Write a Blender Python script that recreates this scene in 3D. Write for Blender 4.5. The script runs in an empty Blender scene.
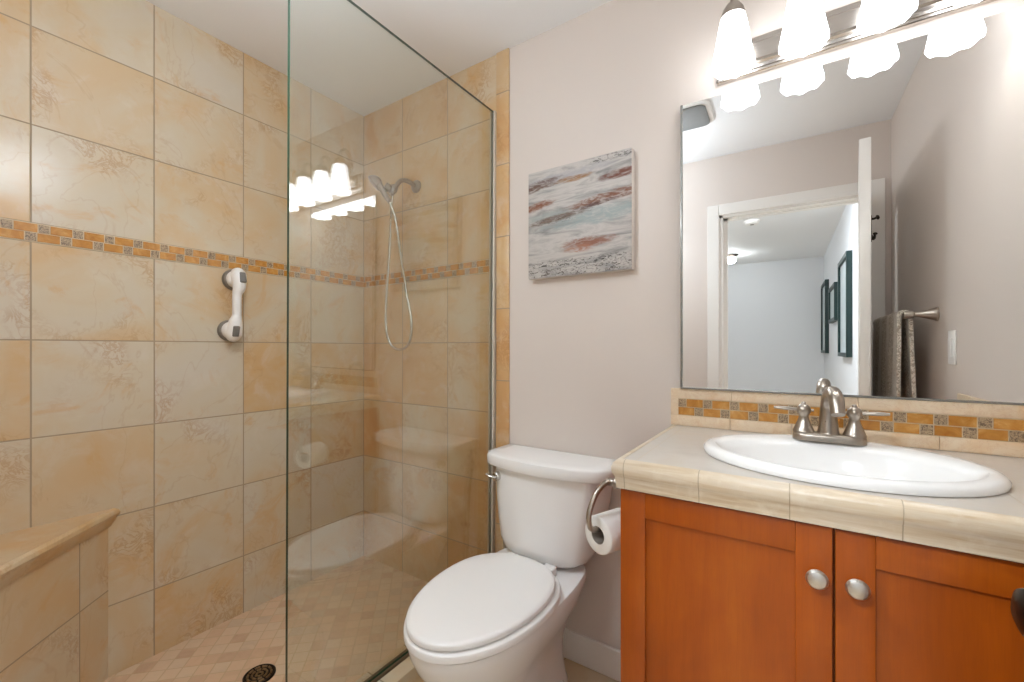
import bpy, bmesh, math, random
from mathutils import Vector, Matrix
random.seed(7)
scene = bpy.context.scene
COL = scene.collection
PI = math.pi

# ------------------------------------------------------------------ camera, world, exposure
H_CAM = 1.185
cam_data = bpy.data.cameras.new('camera')
cam_data.sensor_width = 36.0
cam_data.lens = 429.0 / 1024.0 * 36.0
cam_data.shift_y = 7.0 / 1024.0
cam_data.clip_start = 0.02
cam = bpy.data.objects.new('camera', cam_data)
cam.location = (0, 0, H_CAM)
cam.rotation_euler = (PI / 2, 0, math.radians(33.7))
COL.objects.link(cam)
scene.camera = cam

world = bpy.data.worlds.new('world')
scene.world = world
world.use_nodes = True
world.node_tree.nodes['Background'].inputs[0].default_value = (0.8, 0.85, 0.9, 1)
world.node_tree.nodes['Background'].inputs[1].default_value = 0.3

vs = scene.view_settings
vs.view_transform = 'Standard'
vs.look = 'None'
vs.gamma = 1.0
vs.use_curve_mapping = False
vs.exposure = 1.08
cy = scene.cycles
cy.use_denoising = True
cy.max_bounces = 16
cy.diffuse_bounces = 10
cy.glossy_bounces = 8
cy.transparent_max_bounces = 16
cy.sample_clamp_indirect = 6.0
cy.caustics_reflective = True
cy.caustics_refractive = False

LAMP = 2.9        # emission of the vanity lamp shades
BATH_FILL = 19.5        # emission of the added bathroom fill lamp
HALL = 64.0         # emission of the added hall fill lamp, also scales the far hall lamp

# ------------------------------------------------------------------ room measures (metres)
XL, XR = -1.96, 0.46
YB, YF = 1.49, -0.15
H = 2.44
XG = -1.094        # shower glass
SF = 0.06          # shower floor height
CURB = 0.155

# ------------------------------------------------------------------ node helpers
def srgb(r, g, b):
    def f(c):
        c /= 255.0
        return c / 12.92 if c <= 0.04045 else ((c + 0.055) / 1.055) ** 2.4
    return (f(r), f(g), f(b), 1.0)

class NT:
    def __init__(self, name):
        self.mat = bpy.data.materials.new(name)
        self.mat.use_nodes = True
        self.t = self.mat.node_tree
        self.t.nodes.clear()
        self.out = self.t.nodes.new('ShaderNodeOutputMaterial')
    def n(self, kind, **kw):
        nd = self.t.nodes.new(kind)
        for k, v in kw.items():
            setattr(nd, k, v)
        return nd
    def link(self, a, b):
        self.t.links.new(a, b)
    def put(self, sock, v):
        if hasattr(v, 'is_output'):
            self.link(v, sock)
        else:
            sock.default_value = v
    def math(self, op, a, b=None, c=None, clamp=False):
        m = self.n('ShaderNodeMath', operation=op, use_clamp=clamp)
        for i, v in enumerate((a, b, c)):
            if v is not None:
                self.put(m.inputs[i], v)
        return m.outputs[0]
    def vmath(self, op, a, b=None):
        m = self.n('ShaderNodeVectorMath', operation=op)
        self.put(m.inputs[0], a)
        if b is not None:
            if op == 'SCALE':
                self.put(m.inputs['Scale'], b)
            else:
                self.put(m.inputs[1], b)
        return m.outputs['Value'] if op in ('DOT_PRODUCT', 'LENGTH') else m.outputs[0]
    def mix(self, f, a, b, mode='MIX'):
        m = self.n('ShaderNodeMix', data_type='RGBA', blend_type=mode)
        self.put(m.inputs['Factor'], f)
        self.put(m.inputs['A'], a)
        self.put(m.inputs['B'], b)
        return m.outputs['Result']
    def noise(self, vec, scale, detail=3.0, rough=0.5, dist=0.0, color=False):
        nd = self.n('ShaderNodeTexNoise')
        if vec is not None:
            self.put(nd.inputs['Vector'], vec)
        nd.inputs['Scale'].default_value = scale
        nd.inputs['Detail'].default_value = detail
        nd.inputs['Roughness'].default_value = rough
        nd.inputs['Distortion'].default_value = dist
        return nd.outputs['Color'] if color else nd.outputs['Fac']
    def ramp(self, f, stops, interp='LINEAR'):
        r = self.n('ShaderNodeValToRGB')
        r.color_ramp.interpolation = interp
        el = r.color_ramp.elements
        while len(el) < len(stops):
            el.new(0.5)
        for e, (p, c) in zip(el, stops):
            e.position = p
            e.color = c if len(c) == 4 else (*c, 1)
        self.put(r.inputs[0], f)
        return r.outputs[0]
    def smooth(self, x, lo, hi):
        m = self.n('ShaderNodeMapRange', interpolation_type='SMOOTHSTEP')
        self.put(m.inputs['Value'], x)
        m.inputs['From Min'].default_value = lo
        m.inputs['From Max'].default_value = hi
        return m.outputs[0]
    def objco(self):
        return self.n('ShaderNodeTexCoord').outputs['Object']
    def scale(self, v, sx, sy, sz):
        return self.vmath('MULTIPLY', v, (sx, sy, sz))
    def principled(self, color, rough=0.5, metal=0.0, bump=None, bump_s=0.2, bump_d=0.002, **kw):
        p = self.n('ShaderNodeBsdfPrincipled')
        self.put(p.inputs['Base Color'], color)
        self.put(p.inputs['Roughness'], rough)
        p.inputs['Metallic'].default_value = metal
        for k, v in kw.items():
            self.put(p.inputs[k], v)
        if bump is not None:
            b = self.n('ShaderNodeBump')
            b.inputs['Strength'].default_value = bump_s
            b.inputs['Distance'].default_value = bump_d
            self.put(b.inputs['Height'], bump)
            self.link(b.outputs[0], p.inputs['Normal'])
        self.link(p.outputs[0], self.out.inputs[0])
        return p

def plain(name, col, rough=0.5, metal=0.0, nscale=None, namp=0.04, **kw):
    m = NT(name)
    c = col
    if nscale:
        f = m.noise(m.objco(), nscale, 4)
        dark = tuple(v * (1 - namp) for v in col[:3]) + (1,)
        lite = tuple(min(1, v * (1 + namp)) for v in col[:3]) + (1,)
        c = m.mix(f, dark, lite)
    m.principled(c, rough, metal, **kw)
    return m.mat

# ------------------------------------------------------------------ materials
def tile_material(name, udir, u0, vdir, v0, s=0.305, band=False, shift=None, grout_w=0.0022, size_v=None,
                  warm=0.0, rough=0.28):
    """Square travertine-look tiles: U and V run along two directions of the surface."""
    m = NT(name)
    P = m.objco()
    u = m.math('ADD', m.vmath('DOT_PRODUCT', P, udir), u0)
    v = m.math('ADD', m.vmath('DOT_PRODUCT', P, vdir), v0)
    if band:
        v = m.math('SUBTRACT', v, m.math('MULTIPLY', m.math('GREATER_THAN', v, 1.54), 0.058))
    us = m.math('DIVIDE', u, s)
    vsn = m.math('DIVIDE', v, size_v or s)
    if shift:
        row = m.math('FLOOR', vsn)
        us = m.math('ADD', us, m.math('MULTIPLY', row, shift))
    iu, iv = m.math('FLOOR', us), m.math('FLOOR', vsn)
    fu, fv = m.math('FRACT', us), m.math('FRACT', vsn)
    def edge(f, size):
        return m.math('MULTIPLY', m.math('MINIMUM', f, m.math('SUBTRACT', 1.0, f)), size)
    d = m.math('MINIMUM', edge(fu, s), edge(fv, size_v or s))
    tile = m.smooth(d, grout_w * 0.6, grout_w * 1.3)
    comb = m.n('ShaderNodeCombineXYZ')
    m.link(iu, comb.inputs[0]); m.link(iv, comb.inputs[1]); comb.inputs[2].default_value = 3.7
    wn = m.n('ShaderNodeTexWhiteNoise', noise_dimensions='3D')
    m.link(comb.outputs[0], wn.inputs['Vector'])
    rnd, rv = wn.outputs['Color'], wn.outputs['Value']
    Q = m.vmath('ADD', P, m.vmath('SCALE', rnd, 7.0))
    big = m.noise(Q, 3.2, 4, 0.5, 0.9)
    # per-tile balance between grey cream and peach
    f = m.math('ADD', big, m.math('MULTIPLY', m.math('SUBTRACT', rv, 0.5), 0.20))
    if warm:
        f = m.math('ADD', f, warm)
    col = m.ramp(f, [(0.28, srgb(205, 195, 178)), (0.46, srgb(205, 191, 166)), (0.58, srgb(205, 183, 150)),
                     (0.74, srgb(205, 172, 128)), (0.9, srgb(200, 156, 106))])
    cloud = m.noise(Q, 9.0, 6, 0.62, 0.6)
    col = m.mix(m.math('MULTIPLY', m.smooth(cloud, 0.5, 0.72), 0.35), col, srgb(214, 205, 190))
    och = m.smooth(m.noise(m.vmath('ADD', Q, (3.1, 1.7, 5.3)), 4.6, 6, 0.6, 1.8), 0.54, 0.70)
    col = m.mix(m.math('MULTIPLY', och, 0.5), col, srgb(204, 158, 100))
    # rust coloured crackle in patches
    patch = m.smooth(m.noise(Q, 4.3, 2, 0.5, 0.4), 0.52, 0.68)
    cr = m.noise(Q, 17.0, 6, 0.66, 1.6)
    vein = m.math('SUBTRACT', 1.0, m.smooth(m.math('ABSOLUTE', m.math('SUBTRACT', cr, 0.5)), 0.004, 0.07))
    col = m.mix(m.math('MULTIPLY', m.math('MULTIPLY', vein, patch), 0.42), col, srgb(168, 116, 62))
    lv = m.noise(m.scale(Q, 1, 1, 0.8), 2.4, 5, 0.55, 1.2)
    lvein = m.math('SUBTRACT', 1.0, m.smooth(m.math('ABSOLUTE', m.math('SUBTRACT', lv, 0.47)), 0.0, 0.010))
    col = m.mix(m.math('MULTIPLY', lvein, 0.20), col, srgb(176, 136, 94))
    col = m.mix(tile, srgb(164, 146, 122), col)
    hgt = m.math('ADD', tile, m.math('MULTIPLY', cloud, 0.06))
    m.principled(col, m.mix(tile, (0.8, 0.8, 0.8, 1), (rough, rough, rough, 1)), bump=hgt, bump_s=0.5, bump_d=0.0015)
    return m.mat

ROW = 1.512 / 5
M = {}
M['tile_left'] = tile_material('tile_left', (0, -1, 0), YB, (0, 0, 1), 0, 0.3035, True, size_v=ROW, warm=0.03)
M['tile_back'] = tile_material('tile_back', (1, 0, 0), -XL, (0, 0, 1), 0, 0.3035, True, size_v=ROW, warm=0.20)
R2 = math.sqrt(0.5)
M['tile_bench'] = tile_material('tile_bench', (R2, -R2, 0), 0.0, (0, 0, 1), 0.005, 0.3035, size_v=ROW, warm=0.18)
M['tile_slab'] = tile_material('tile_slab', (1, 0.2, 0), 0.2, (0, 1, 0), 2.4, 2.0, warm=0.22)
M['tile_edge'] = tile_material('tile_edge', (1, 0, 0), 50.0, (0, 0, 1), -0.137 + 0.3035, 100.0, size_v=0.3035, warm=0.24)
M['tile_floor'] = tile_material('tile_floor', (1, 0, 0), 3.05, (0, 1, 0), 3.1, 0.33)
M['tile_curb'] = tile_material('tile_curb', (1, 0, 0.01), 50, (0, 1, 0), 3.02, 100, size_v=0.15)

def shower_floor_material():
    m = NT('tile_shower_floor')
    P = m.objco()
    u = m.math('ADD', m.vmath('DOT_PRODUCT', P, (R2, R2, 0)), 5.0)
    v = m.math('ADD', m.vmath('DOT_PRODUCT', P, (-R2, R2, 0)), 5.0)
    s = 0.052
    us, vn = m.math('DIVIDE', u, s), m.math('DIVIDE', v, s)
    c = m.n('ShaderNodeCombineXYZ')
    m.link(m.math('FLOOR', us), c.inputs[0]); m.link(m.math('FLOOR', vn), c.inputs[1])
    w = m.n('ShaderNodeTexWhiteNoise', noise_dimensions='3D')
    m.link(c.outputs[0], w.inputs['Vector'])
    def e(f):
        f = m.math('FRACT', f)
        return m.math('MINIMUM', f, m.math('SUBTRACT', 1.0, f))
    d = m.math('MINIMUM', e(us), e(vn))
    t = m.smooth(d, 0.02, 0.05)
    nz = m.noise(m.vmath('ADD', P, m.vmath('SCALE', w.outputs['Color'], 5.0)), 14, 5, 0.6, 1.0)
    f = m.math('ADD', m.math('MULTIPLY', w.outputs['Value'], 0.6), m.math('MULTIPLY', nz, 0.4))
    col = m.ramp(f, [(0.12, srgb(196, 170, 144)), (0.35, srgb(216, 192, 164)), (0.6, srgb(216, 184, 152)), (0.85, srgb(196, 160, 130))])
    col = m.mix(t, srgb(200, 172, 136), col)
    m.principled(col, 0.35, bump=t, bump_s=0.5, bump_d=0.0015)
    return m.mat
M['tile_shower_floor'] = shower_floor_material()

def paint(name, col, rough=0.6):
    m = NT(name)
    P = m.objco()
    m.principled(m.mix(m.noise(P, 3.0, 2), tuple(c * 0.985 for c in col[:3]) + (1,), col), rough,
                 bump=m.noise(P, 220, 2), bump_s=0.06, bump_d=0.001)
    return m.mat
M['wall_paint'] = paint('wall_paint', srgb(216, 206, 198), 0.42)
M['ceiling_paint'] = paint('ceiling_paint', srgb(236, 237, 238), 0.7)
M['hall_paint'] = paint('hall_paint', srgb(212, 214, 217), 0.6)
M['trim_paint'] = plain('trim_paint', srgb(232, 229, 224), 0.35, nscale=5, namp=0.01)
M['porcelain'] = plain('porcelain', srgb(240, 240, 239), 0.12, nscale=4, namp=0.008)
M['seat_plastic'] = plain('seat_plastic', srgb(238, 237, 235), 0.28, nscale=4, namp=0.008)
M['paper'] = plain('paper', srgb(238, 236, 232), 0.9, nscale=60, namp=0.03)
M['cardboard'] = plain('cardboard', srgb(150, 140, 130), 0.8, nscale=60, namp=0.06)
M['dark_gap'] = plain('dark_gap', srgb(30, 28, 26), 0.7, nscale=10)
M['bronze'] = plain('bronze', srgb(52, 44, 38), 0.3, 0.9, nscale=30, namp=0.2)
M['old_brass'] = plain('old_brass', srgb(150, 124, 92), 0.4, 0.8, nscale=30, namp=0.2)
M['grey_rubber'] = plain('grey_rubber', srgb(128, 121, 112), 0.5, nscale=20)
M['white_plastic'] = plain('white_plastic', srgb(238, 236, 233), 0.3, nscale=10, namp=0.01)
M['grey_plastic'] = plain('grey_plastic', srgb(120, 116, 110), 0.45, nscale=20)
M['blue_plastic'] = plain('blue_plastic', srgb(38, 46, 86), 0.4, nscale=20)
M['grey_grille'] = plain('grey_grille', srgb(128, 130, 130), 0.5, nscale=40, namp=0.05)
M['frame_green'] = plain('frame_green', srgb(12, 42, 40), 0.4, nscale=20, namp=0.2)
M['art_print'] = plain('art_print', srgb(176, 186, 188), 0.4, nscale=3, namp=0.1)

def nickel(name, col, rough, streak):
    m = NT(name)
    P = m.scale(m.objco(), *streak)
    f = m.noise(P, 40, 3)
    m.principled(m.mix(f, tuple(c * 0.85 for c in col[:3]) + (1,), col), m.math('MULTIPLY_ADD', f, 0.12, rough - 0.06), 1.0)
    return m.mat
M['nickel'] = nickel('nickel', srgb(178, 168, 157), 0.30, (8, 1, 8))
M['nickel_bar'] = nickel('nickel_bar', srgb(206, 199, 192), 0.22, (1, 10, 10))
M['satin'] = plain('satin_channel', srgb(206, 198, 186), 0.45, 0.2, nscale=20)
M['brown_seal'] = plain('brown_seal', srgb(96, 78, 56), 0.5, 0.2, nscale=20)
M['nickel_bright'] = nickel('nickel_bright', srgb(226, 222, 216), 0.34, (4, 4, 4))
M['chrome'] = nickel('chrome', srgb(214, 211, 206), 0.10, (3, 3, 3))

def wood():
    m = NT('cherry_wood')
    P = m.objco()
    g = m.noise(m.scale(P, 14, 14, 1.0), 3.0, 6, 0.6, 0.6)
    b = m.noise(m.scale(P, 1.6, 1.6, 1.0), 5.0, 4, 0.55, 0.4)
    fine = m.noise(m.scale(P, 120, 120, 5), 4.0, 2)
    col = m.ramp(m.math('ADD', m.math('MULTIPLY', g, 0.40), m.math('MULTIPLY', b, 0.60)),
                 [(0.28, srgb(146, 66, 4)), (0.5, srgb(167, 79, 6)), (0.72, srgb(182, 94, 12))])
    col = m.mix(m.math('MULTIPLY', m.smooth(fine, 0.45, 0.7), 0.12), col, srgb(120, 52, 12))
    m.principled(col, 0.33, bump=fine, bump_s=0.05, bump_d=0.001)
    return m.mat
M['wood'] = wood()

def counter_tile():
    m = NT('counter_tile')
    P = m.objco()
    sx = m.n('ShaderNodeSeparateXYZ'); m.link(P, sx.inputs[0])
    f = m.math('FRACT', m.math('DIVIDE', m.math('ADD', sx.outputs[0], 3.11), 0.305))
    e = m.math('MULTIPLY', m.math('MINIMUM', f, m.math('SUBTRACT', 1.0, f)), 0.305)
    f2 = m.math('FRACT', m.math('DIVIDE', m.math('ADD', sx.outputs[1], 3.05 + 0.012), 0.305))
    e2 = m.math('MULTIPLY', m.math('MINIMUM', f2, m.math('SUBTRACT', 1.0, f2)), 0.305)
    t = m.smooth(m.math('MINIMUM', e, e2), 0.0006, 0.0018)
    n1 = m.noise(P, 6, 5, 0.6, 1.0)
    col = m.ramp(n1, [(0.3, srgb(190, 182, 172)), (0.55, srgb(201, 194, 185)), (0.8, srgb(197, 186, 170))])
    col = m.mix(t, srgb(198, 186, 168), col)
    m.principled(col, 0.3, bump=t, bump_s=0.3, bump_d=0.001)
    return m.mat
M['counter_tile'] = counter_tile()

def nosing_tile():
    m = NT('nosing_tile')
    P = m.objco()
    sx = m.n('ShaderNodeSeparateXYZ'); m.link(P, sx.inputs[0])
    f = m.math('FRACT', m.math('DIVIDE', m.math('ADD', sx.outputs[0], 0.23 + 1.57), 0.157))
    e = m.math('MULTIPLY', m.math('MINIMUM', f, m.math('SUBTRACT', 1.0, f)), 0.157)
    t = m.smooth(e, 0.0005, 0.0013)
    st = m.noise(m.scale(P, 1.5, 3, 26), 4, 5, 0.6, 0.6)
    mott = m.noise(P, 30, 5, 0.65)
    col = m.ramp(st, [(0.3, srgb(196, 172, 138)), (0.48, srgb(213, 196, 170)), (0.7, srgb(223, 211, 194))])
    col = m.mix(m.math('MULTIPLY', m.smooth(mott, 0.52, 0.7), 0.4), col, srgb(232, 222, 204))
    col = m.mix(t, srgb(176, 158, 132), col)
    m.principled(col, 0.3, bump=t, bump_s=0.4, bump_d=0.001)
    return m.mat
M['nosing_tile'] = nosing_tile()

def cream_stone(name, a, b, c):
    m = NT(name)
    P = m.objco()
    n1 = m.noise(P, 9, 6, 0.6, 1.2)
    col = m.ramp(n1, [(0.3, a), (0.5, b), (0.72, c)])
    v = m.noise(P, 22, 6, 0.65, 2.0)
    ve = m.math('SUBTRACT', 1.0, m.smooth(m.math('ABSOLUTE', m.math('SUBTRACT', v, 0.5)), 0.0, 0.03))
    col = m.mix(m.math('MULTIPLY', ve, 0.25), col, srgb(190, 140, 90))
    m.principled(col, 0.3)
    return m.mat
M['splash_stone'] = cream_stone('splash_stone', srgb(232, 214, 188), srgb(229, 208, 180), srgb(222, 190, 150))
M['grout'] = plain('grout', srgb(214, 196, 166), 0.8, nscale=50, namp=0.05)

def amber():
    m = NT('amber_chip')
    P = m.objco()
    big = m.noise(P, 24, 4, 0.6, 1.5)
    col = m.ramp(big, [(0.25, srgb(170, 108, 42)), (0.5, srgb(192, 134, 60)), (0.66, srgb(206, 154, 84)), (0.8, srgb(230, 194, 134))])
    m.principled(col, 0.25)
    return m.mat
M['amber'] = amber()

def patterned():
    m = NT('carved_chip')
    P = m.objco()
    v = m.n('ShaderNodeTexVoronoi'); m.link(P, v.inputs['Vector']); v.inputs['Scale'].default_value = 190
    w = m.noise(P, 160, 2, 0.5, 2.0)
    f = m.math('MULTIPLY', m.smooth(w, 0.4, 0.6), m.smooth(v.outputs['Distance'], 0.1, 0.6))
    col = m.mix(f, srgb(184, 160, 128), srgb(98, 76, 56))
    m.principled(col, 0.4, bump=w, bump_s=0.3)
    return m.mat
M['carved'] = patterned()

def glass():
    m = NT('clear_glass')
    geo = m.n('ShaderNodeNewGeometry')
    c = m.math('ABSOLUTE', m.vmath('DOT_PRODUCT', geo.outputs['Normal'], geo.outputs['Incoming']))
    one = m.math('POWER', m.math('SUBTRACT', 1.0, c), 5.0)
    F = m.math('MULTIPLY_ADD', one, 0.90, 0.092, clamp=True)
    tr = m.n('ShaderNodeBsdfTransparent'); tr.inputs[0].default_value = (0.955, 0.975, 0.955, 1)
    gl = m.n('ShaderNodeBsdfGlossy'); gl.inputs['Roughness'].default_value = 0.0
    gl.inputs[0].default_value = (1, 1, 1, 1)
    mx = m.n('ShaderNodeMixShader')
    m.link(F, mx.inputs[0]); m.link(tr.outputs[0], mx.inputs[1]); m.link(gl.outputs[0], mx.inputs[2])
    m.link(mx.outputs[0], m.out.inputs[0])
    return m.mat
M['glass'] = glass()
M['glass_edge'] = plain('glass_edge', srgb(24, 62, 48), 0.15, nscale=8, namp=0.2)

def mirror_mat():
    m = NT('mirror_silver')
    g = m.n('ShaderNodeBsdfGlossy'); g.inputs['Roughness'].default_value = 0.0
    g.inputs[0].default_value = (0.93, 0.94, 0.94, 1)
    m.link(g.outputs[0], m.out.inputs[0])
    return m.mat
M['mirror'] = mirror_mat()
M['mirror_edge'] = plain('mirror_edge', srgb(150, 150, 146), 0.25, 0.6, nscale=10)

def emit(name, col, strength):
    m = NT(name)
    p = m.principled(srgb(245, 243, 238), 0.3)
    p.inputs['Emission Color'].default_value = col
    p.inputs['Emission Strength'].default_value = strength
    return m.mat
M['lamp_glass'] = emit('lamp_glass', (0.95, 1.0, 1.06, 1), LAMP)
M['hall_glow'] = emit('hall_glow', (0.93, 1.0, 1.06, 1), HALL)
M['bath_glow'] = emit('bath_glow', (0.90, 1.0, 1.10, 1), BATH_FILL)
M['hall_glow_far'] = emit('hall_glow_far', (0.93, 0.99, 1.0, 1), HALL * 0.5)

def towel_mat():
    m = NT('woven_towel')
    P = m.objco()
    sx = m.n('ShaderNodeSeparateXYZ'); m.link(P, sx.inputs[0])
    stripe = m.math('FRACT', m.math('DIVIDE', sx.outputs[1], 0.16))
    sm = m.smooth(m.math('ABSOLUTE', m.math('SUBTRACT', stripe, 0.5)), 0.32, 0.36)
    zz = m.noise(m.scale(P, 1, 1, 1), 70, 3, 0.6, 2.5)
    dots = m.smooth(zz, 0.45, 0.55)
    col = m.mix(dots, srgb(172, 160, 144), srgb(230, 223, 212))
    col = m.mix(m.math('MULTIPLY', sm, 0.75), col, srgb(226, 220, 212))
    m.principled(col, 0.95, bump=zz, bump_s=0.6, bump_d=0.004)
    return m.mat
M['towel'] = towel_mat()

def painting_mat():
    m = NT('abstract_paint')
    P = m.objco()                       # local: x 0..w, z 0..h
    W_, H_ = 0.416, 0.419
    sx = m.n('ShaderNodeSeparateXYZ'); m.link(P, sx.inputs[0])
    u = m.math('DIVIDE', sx.outputs[0], W_)
    v = m.math('DIVIDE', sx.outputs[2], H_)
    S = m.scale(P, 4.0, 1.0, 22.0)
    wob = m.noise(m.scale(P, 7, 1, 16), 1.0, 5, 0.62, 0.5)
    wob = m.math('SUBTRACT', wob, 0.5)
    st = m.noise(S, 1.2, 7, 0.62, 0.8)
    col = m.ramp(st, [(0.25, srgb(112, 112, 112)), (0.40, srgb(160, 157, 154)), (0.52, srgb(196, 191, 186)), (0.62, srgb(176, 172, 168)), (0.75, srgb(130, 134, 136))])
    fine = m.noise(m.scale(P, 14, 1, 60), 1.5, 6, 0.7, 0.5)
    torn = m.math('MULTIPLY_ADD', m.smooth(m.noise(m.scale(P, 22, 1, 75), 1.0, 6, 0.7, 1.0), 0.36, 0.56), 0.65, 0.35)
    def streak(col, u0, v0, ru, rv, colr, slope=0.0, amp=0.12, k=0.9, soft=0.85):
        du = m.math('SUBTRACT', u, u0)
        dv = m.math('SUBTRACT', m.math('SUBTRACT', v, v0), m.math('MULTIPLY', du, slope))
        dv = m.math('ADD', dv, m.math('MULTIPLY', wob, amp))
        a = m.math('POWER', m.math('ABSOLUTE', m.math('DIVIDE', du, ru)), 2.0)
        b = m.math('POWER', m.math('ABSOLUTE', m.math('DIVIDE', dv, rv)), 2.0)
        d = m.math('ADD', m.math('ADD', a, b), m.math('MULTIPLY', m.math('SUBTRACT', fine, 0.5), 3.4))
        f = m.math('MULTIPLY', m.math('MULTIPLY', m.math('SUBTRACT', 1.0, m.smooth(d, 1.0 - soft, 1.0 + soft)), k), torn)
        return m.mix(f, col, colr)
    col = streak(col, 0.75, 0.50, 0.55, 0.06, srgb(150, 162, 162), 0.06, 0.08, 0.9)
    col = streak(col, 0.25, 0.55, 0.35, 0.05, srgb(156, 164, 162), 0.02, 0.08, 0.8)
    col = streak(col, 0.40, 0.90, 0.45, 0.035, srgb(168, 166, 170), 0.04, 0.08, 0.9)
    col = streak(col, 0.10, 0.855, 0.26, 0.04, srgb(104, 80, 70), 0.12, 0.08, 1.0)
    col = streak(col, 0.48, 0.86, 0.16, 0.022, srgb(150, 108, 66), 0.03, 0.05, 0.95)
    col = streak(col, 0.93, 0.815, 0.20, 0.032, srgb(112, 68, 54), 0.08, 0.06, 1.0)
    col = streak(col, 0.06, 0.665, 0.20, 0.034, srgb(130, 82, 58), 0.10, 0.05, 1.0)
    col = streak(col, 0.80, 0.635, 0.36, 0.038, srgb(126, 82, 60), 0.10, 0.06, 1.0)
    col = streak(col, 0.68, 0.590, 0.24, 0.016, srgb(84, 50, 40), 0.12, 0.05, 0.9)
    col = streak(col, 0.28, 0.530, 0.30, 0.028, srgb(116, 96, 84), 0.08, 0.06, 0.95)
    col = streak(col, 0.62, 0.270, 0.22, 0.046, srgb(142, 92, 72), 0.02, 0.08, 1.0)
    col = streak(col, 0.52, 0.225, 0.14, 0.03, srgb(164, 112, 88), 0.0, 0.06, 0.9)
    speck = m.smooth(m.noise(m.scale(P, 40, 1, 90), 1.4, 5, 0.7, 1.2), 0.5, 0.62)
    def band(col, v0, rv, lo, hi, colr, k):
        d = m.math('ABSOLUTE', m.math('ADD', m.math('SUBTRACT', v, v0), m.math('MULTIPLY', wob, 0.06)))
        f = m.math('SUBTRACT', 1.0, m.smooth(d, rv * 0.5, rv * 1.3))
        g = m.math('MULTIPLY', m.smooth(u, lo, lo + 0.1), m.math('SUBTRACT', 1.0, m.smooth(u, hi, hi + 0.1)))
        return m.mix(m.math('MULTIPLY', m.math('MULTIPLY', f, g), m.math('MULTIPLY', speck, k)), col, colr)
    col = band(col, 0.12, 0.03, -0.2, 1.2, srgb(44, 38, 34), 1.0)
    col = band(col, 0.045, 0.045, -0.2, 1.2, srgb(80, 72, 66), 1.0)
    col = band(col, 0.965, 0.03, 0.6, 1.2, srgb(44, 38, 34), 1.0)
    col = band(col, 0.52, 0.03, 0.0, 0.42, srgb(70, 56, 48), 0.8)
    m.principled(col, 0.55, bump=fine, bump_s=0.25, bump_d=0.002)
    return m.mat
M['painting'] = painting_mat()
M['canvas_edge'] = plain('canvas_edge', srgb(212, 204, 196), 0.7, nscale=40, namp=0.12)

# ------------------------------------------------------------------ mesh helpers (world coordinates)
ORG = {}           # object -> world origin

def box(bm, x0, x1, y0, y1, z0, z1, mi=0, bevel=0.0, seg=2):
    vsn = [bm.verts.new(p) for p in ((x0, y0, z0), (x1, y0, z0), (x1, y1, z0), (x0, y1, z0),
                                     (x0, y0, z1), (x1, y0, z1), (x1, y1, z1), (x0, y1, z1))]
    fs = [bm.faces.new([vsn[i] for i in q]) for q in ((3, 2, 1, 0), (4, 5, 6, 7), (0, 1, 5, 4), (1, 2, 6, 5), (2, 3, 7, 6), (3, 0, 4, 7))]
    for f in fs:
        f.material_index = mi
    if bevel:
        es = list({e for f in fs for e in f.edges})
        bmesh.ops.bevel(bm, geom=es, offset=bevel, segments=seg, profile=0.5, affect='EDGES', material=-1)
    return bm

def loft(bm, rings, cap0=True, cap1=True, closed=True, mi=0):
    R = [[bm.verts.new(p) for p in r] for r in rings]
    n = len(R[0])
    for a, b in zip(R, R[1:]):
        for i in range(n if closed else n - 1):
            j = (i + 1) % n
            f = bm.faces.new((a[i], a[j], b[j], b[i])); f.material_index = mi
    if cap0:
        f = bm.faces.new(list(reversed(R[0]))); f.material_index = mi
    if cap1:
        f = bm.faces.new(R[-1]); f.material_index = mi
    return R

def frame_of(d):
    d = d.normalized()
    up = Vector((0, 0, 1)) if abs(d.z) < 0.95 else Vector((1, 0, 0))
    a = d.cross(up).normalized()
    return a, d.cross(a).normalized()

def lathe(bm, origin, axis, prof, n=28, mi=0, cap0=True, cap1=True):
    """prof: list of (distance along axis, radius)."""
    o, ax = Vector(origin), Vector(axis).normalized()
    a, b = frame_of(ax)
    rings = []
    for h_, r_ in prof:
        r_ = max(r_, 1e-4)
        rings.append([o + ax * h_ + (a * math.cos(t) + b * math.sin(t)) * r_ for t in (2 * PI * i / n for i in range(n))])
    loft(bm, rings, cap0, cap1, mi=mi)

def catmull(pts, k=8):
    P = [Vector(p) for p in pts]
    P = [P[0] * 2 - P[1]] + P + [P[-1] * 2 - P[-2]]
    out = []
    for i in range(1, len(P) - 2):
        for s in range(k):
            t = s / k
            out.append(0.5 * ((2 * P[i]) + (P[i + 1] - P[i - 1]) * t + (2 * P[i - 1] - 5 * P[i] + 4 * P[i + 1] - P[i + 2]) * t * t
                              + (3 * P[i] - P[i - 1] - 3 * P[i + 1] + P[i + 2]) * t ** 3))
    out.append(P[-2])
    return out

def tube(bm, pts, rad, n=14, mi=0, smooth=8, flat=1.0):
    path = catmull(pts, smooth) if smooth else [Vector(p) for p in pts]
    m = len(path)
    def rr(i):
        if not isinstance(rad, (list, tuple)):
            return rad
        t = i / (m - 1) * (len(rad) - 1)
        k = min(int(t), len(rad) - 2)
        return rad[k] + (rad[k + 1] - rad[k]) * (t - k)
    rings = []
    a = None
    for i, p in enumerate(path):
        d = (path[min(i + 1, m - 1)] - path[max(i - 1, 0)]).normalized()
        if a is None:
            a, b = frame_of(d)
        else:
            a = (a - d * a.dot(d)).normalized()
            b = d.cross(a).normalized()
        r = rr(i)
        rings.append([p + a * math.cos(t) * r + b * math.sin(t) * r * flat for t in (2 * PI * q / n for q in range(n))])
    loft(bm, rings, mi=mi)

def new():
    return bmesh.new()

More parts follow.
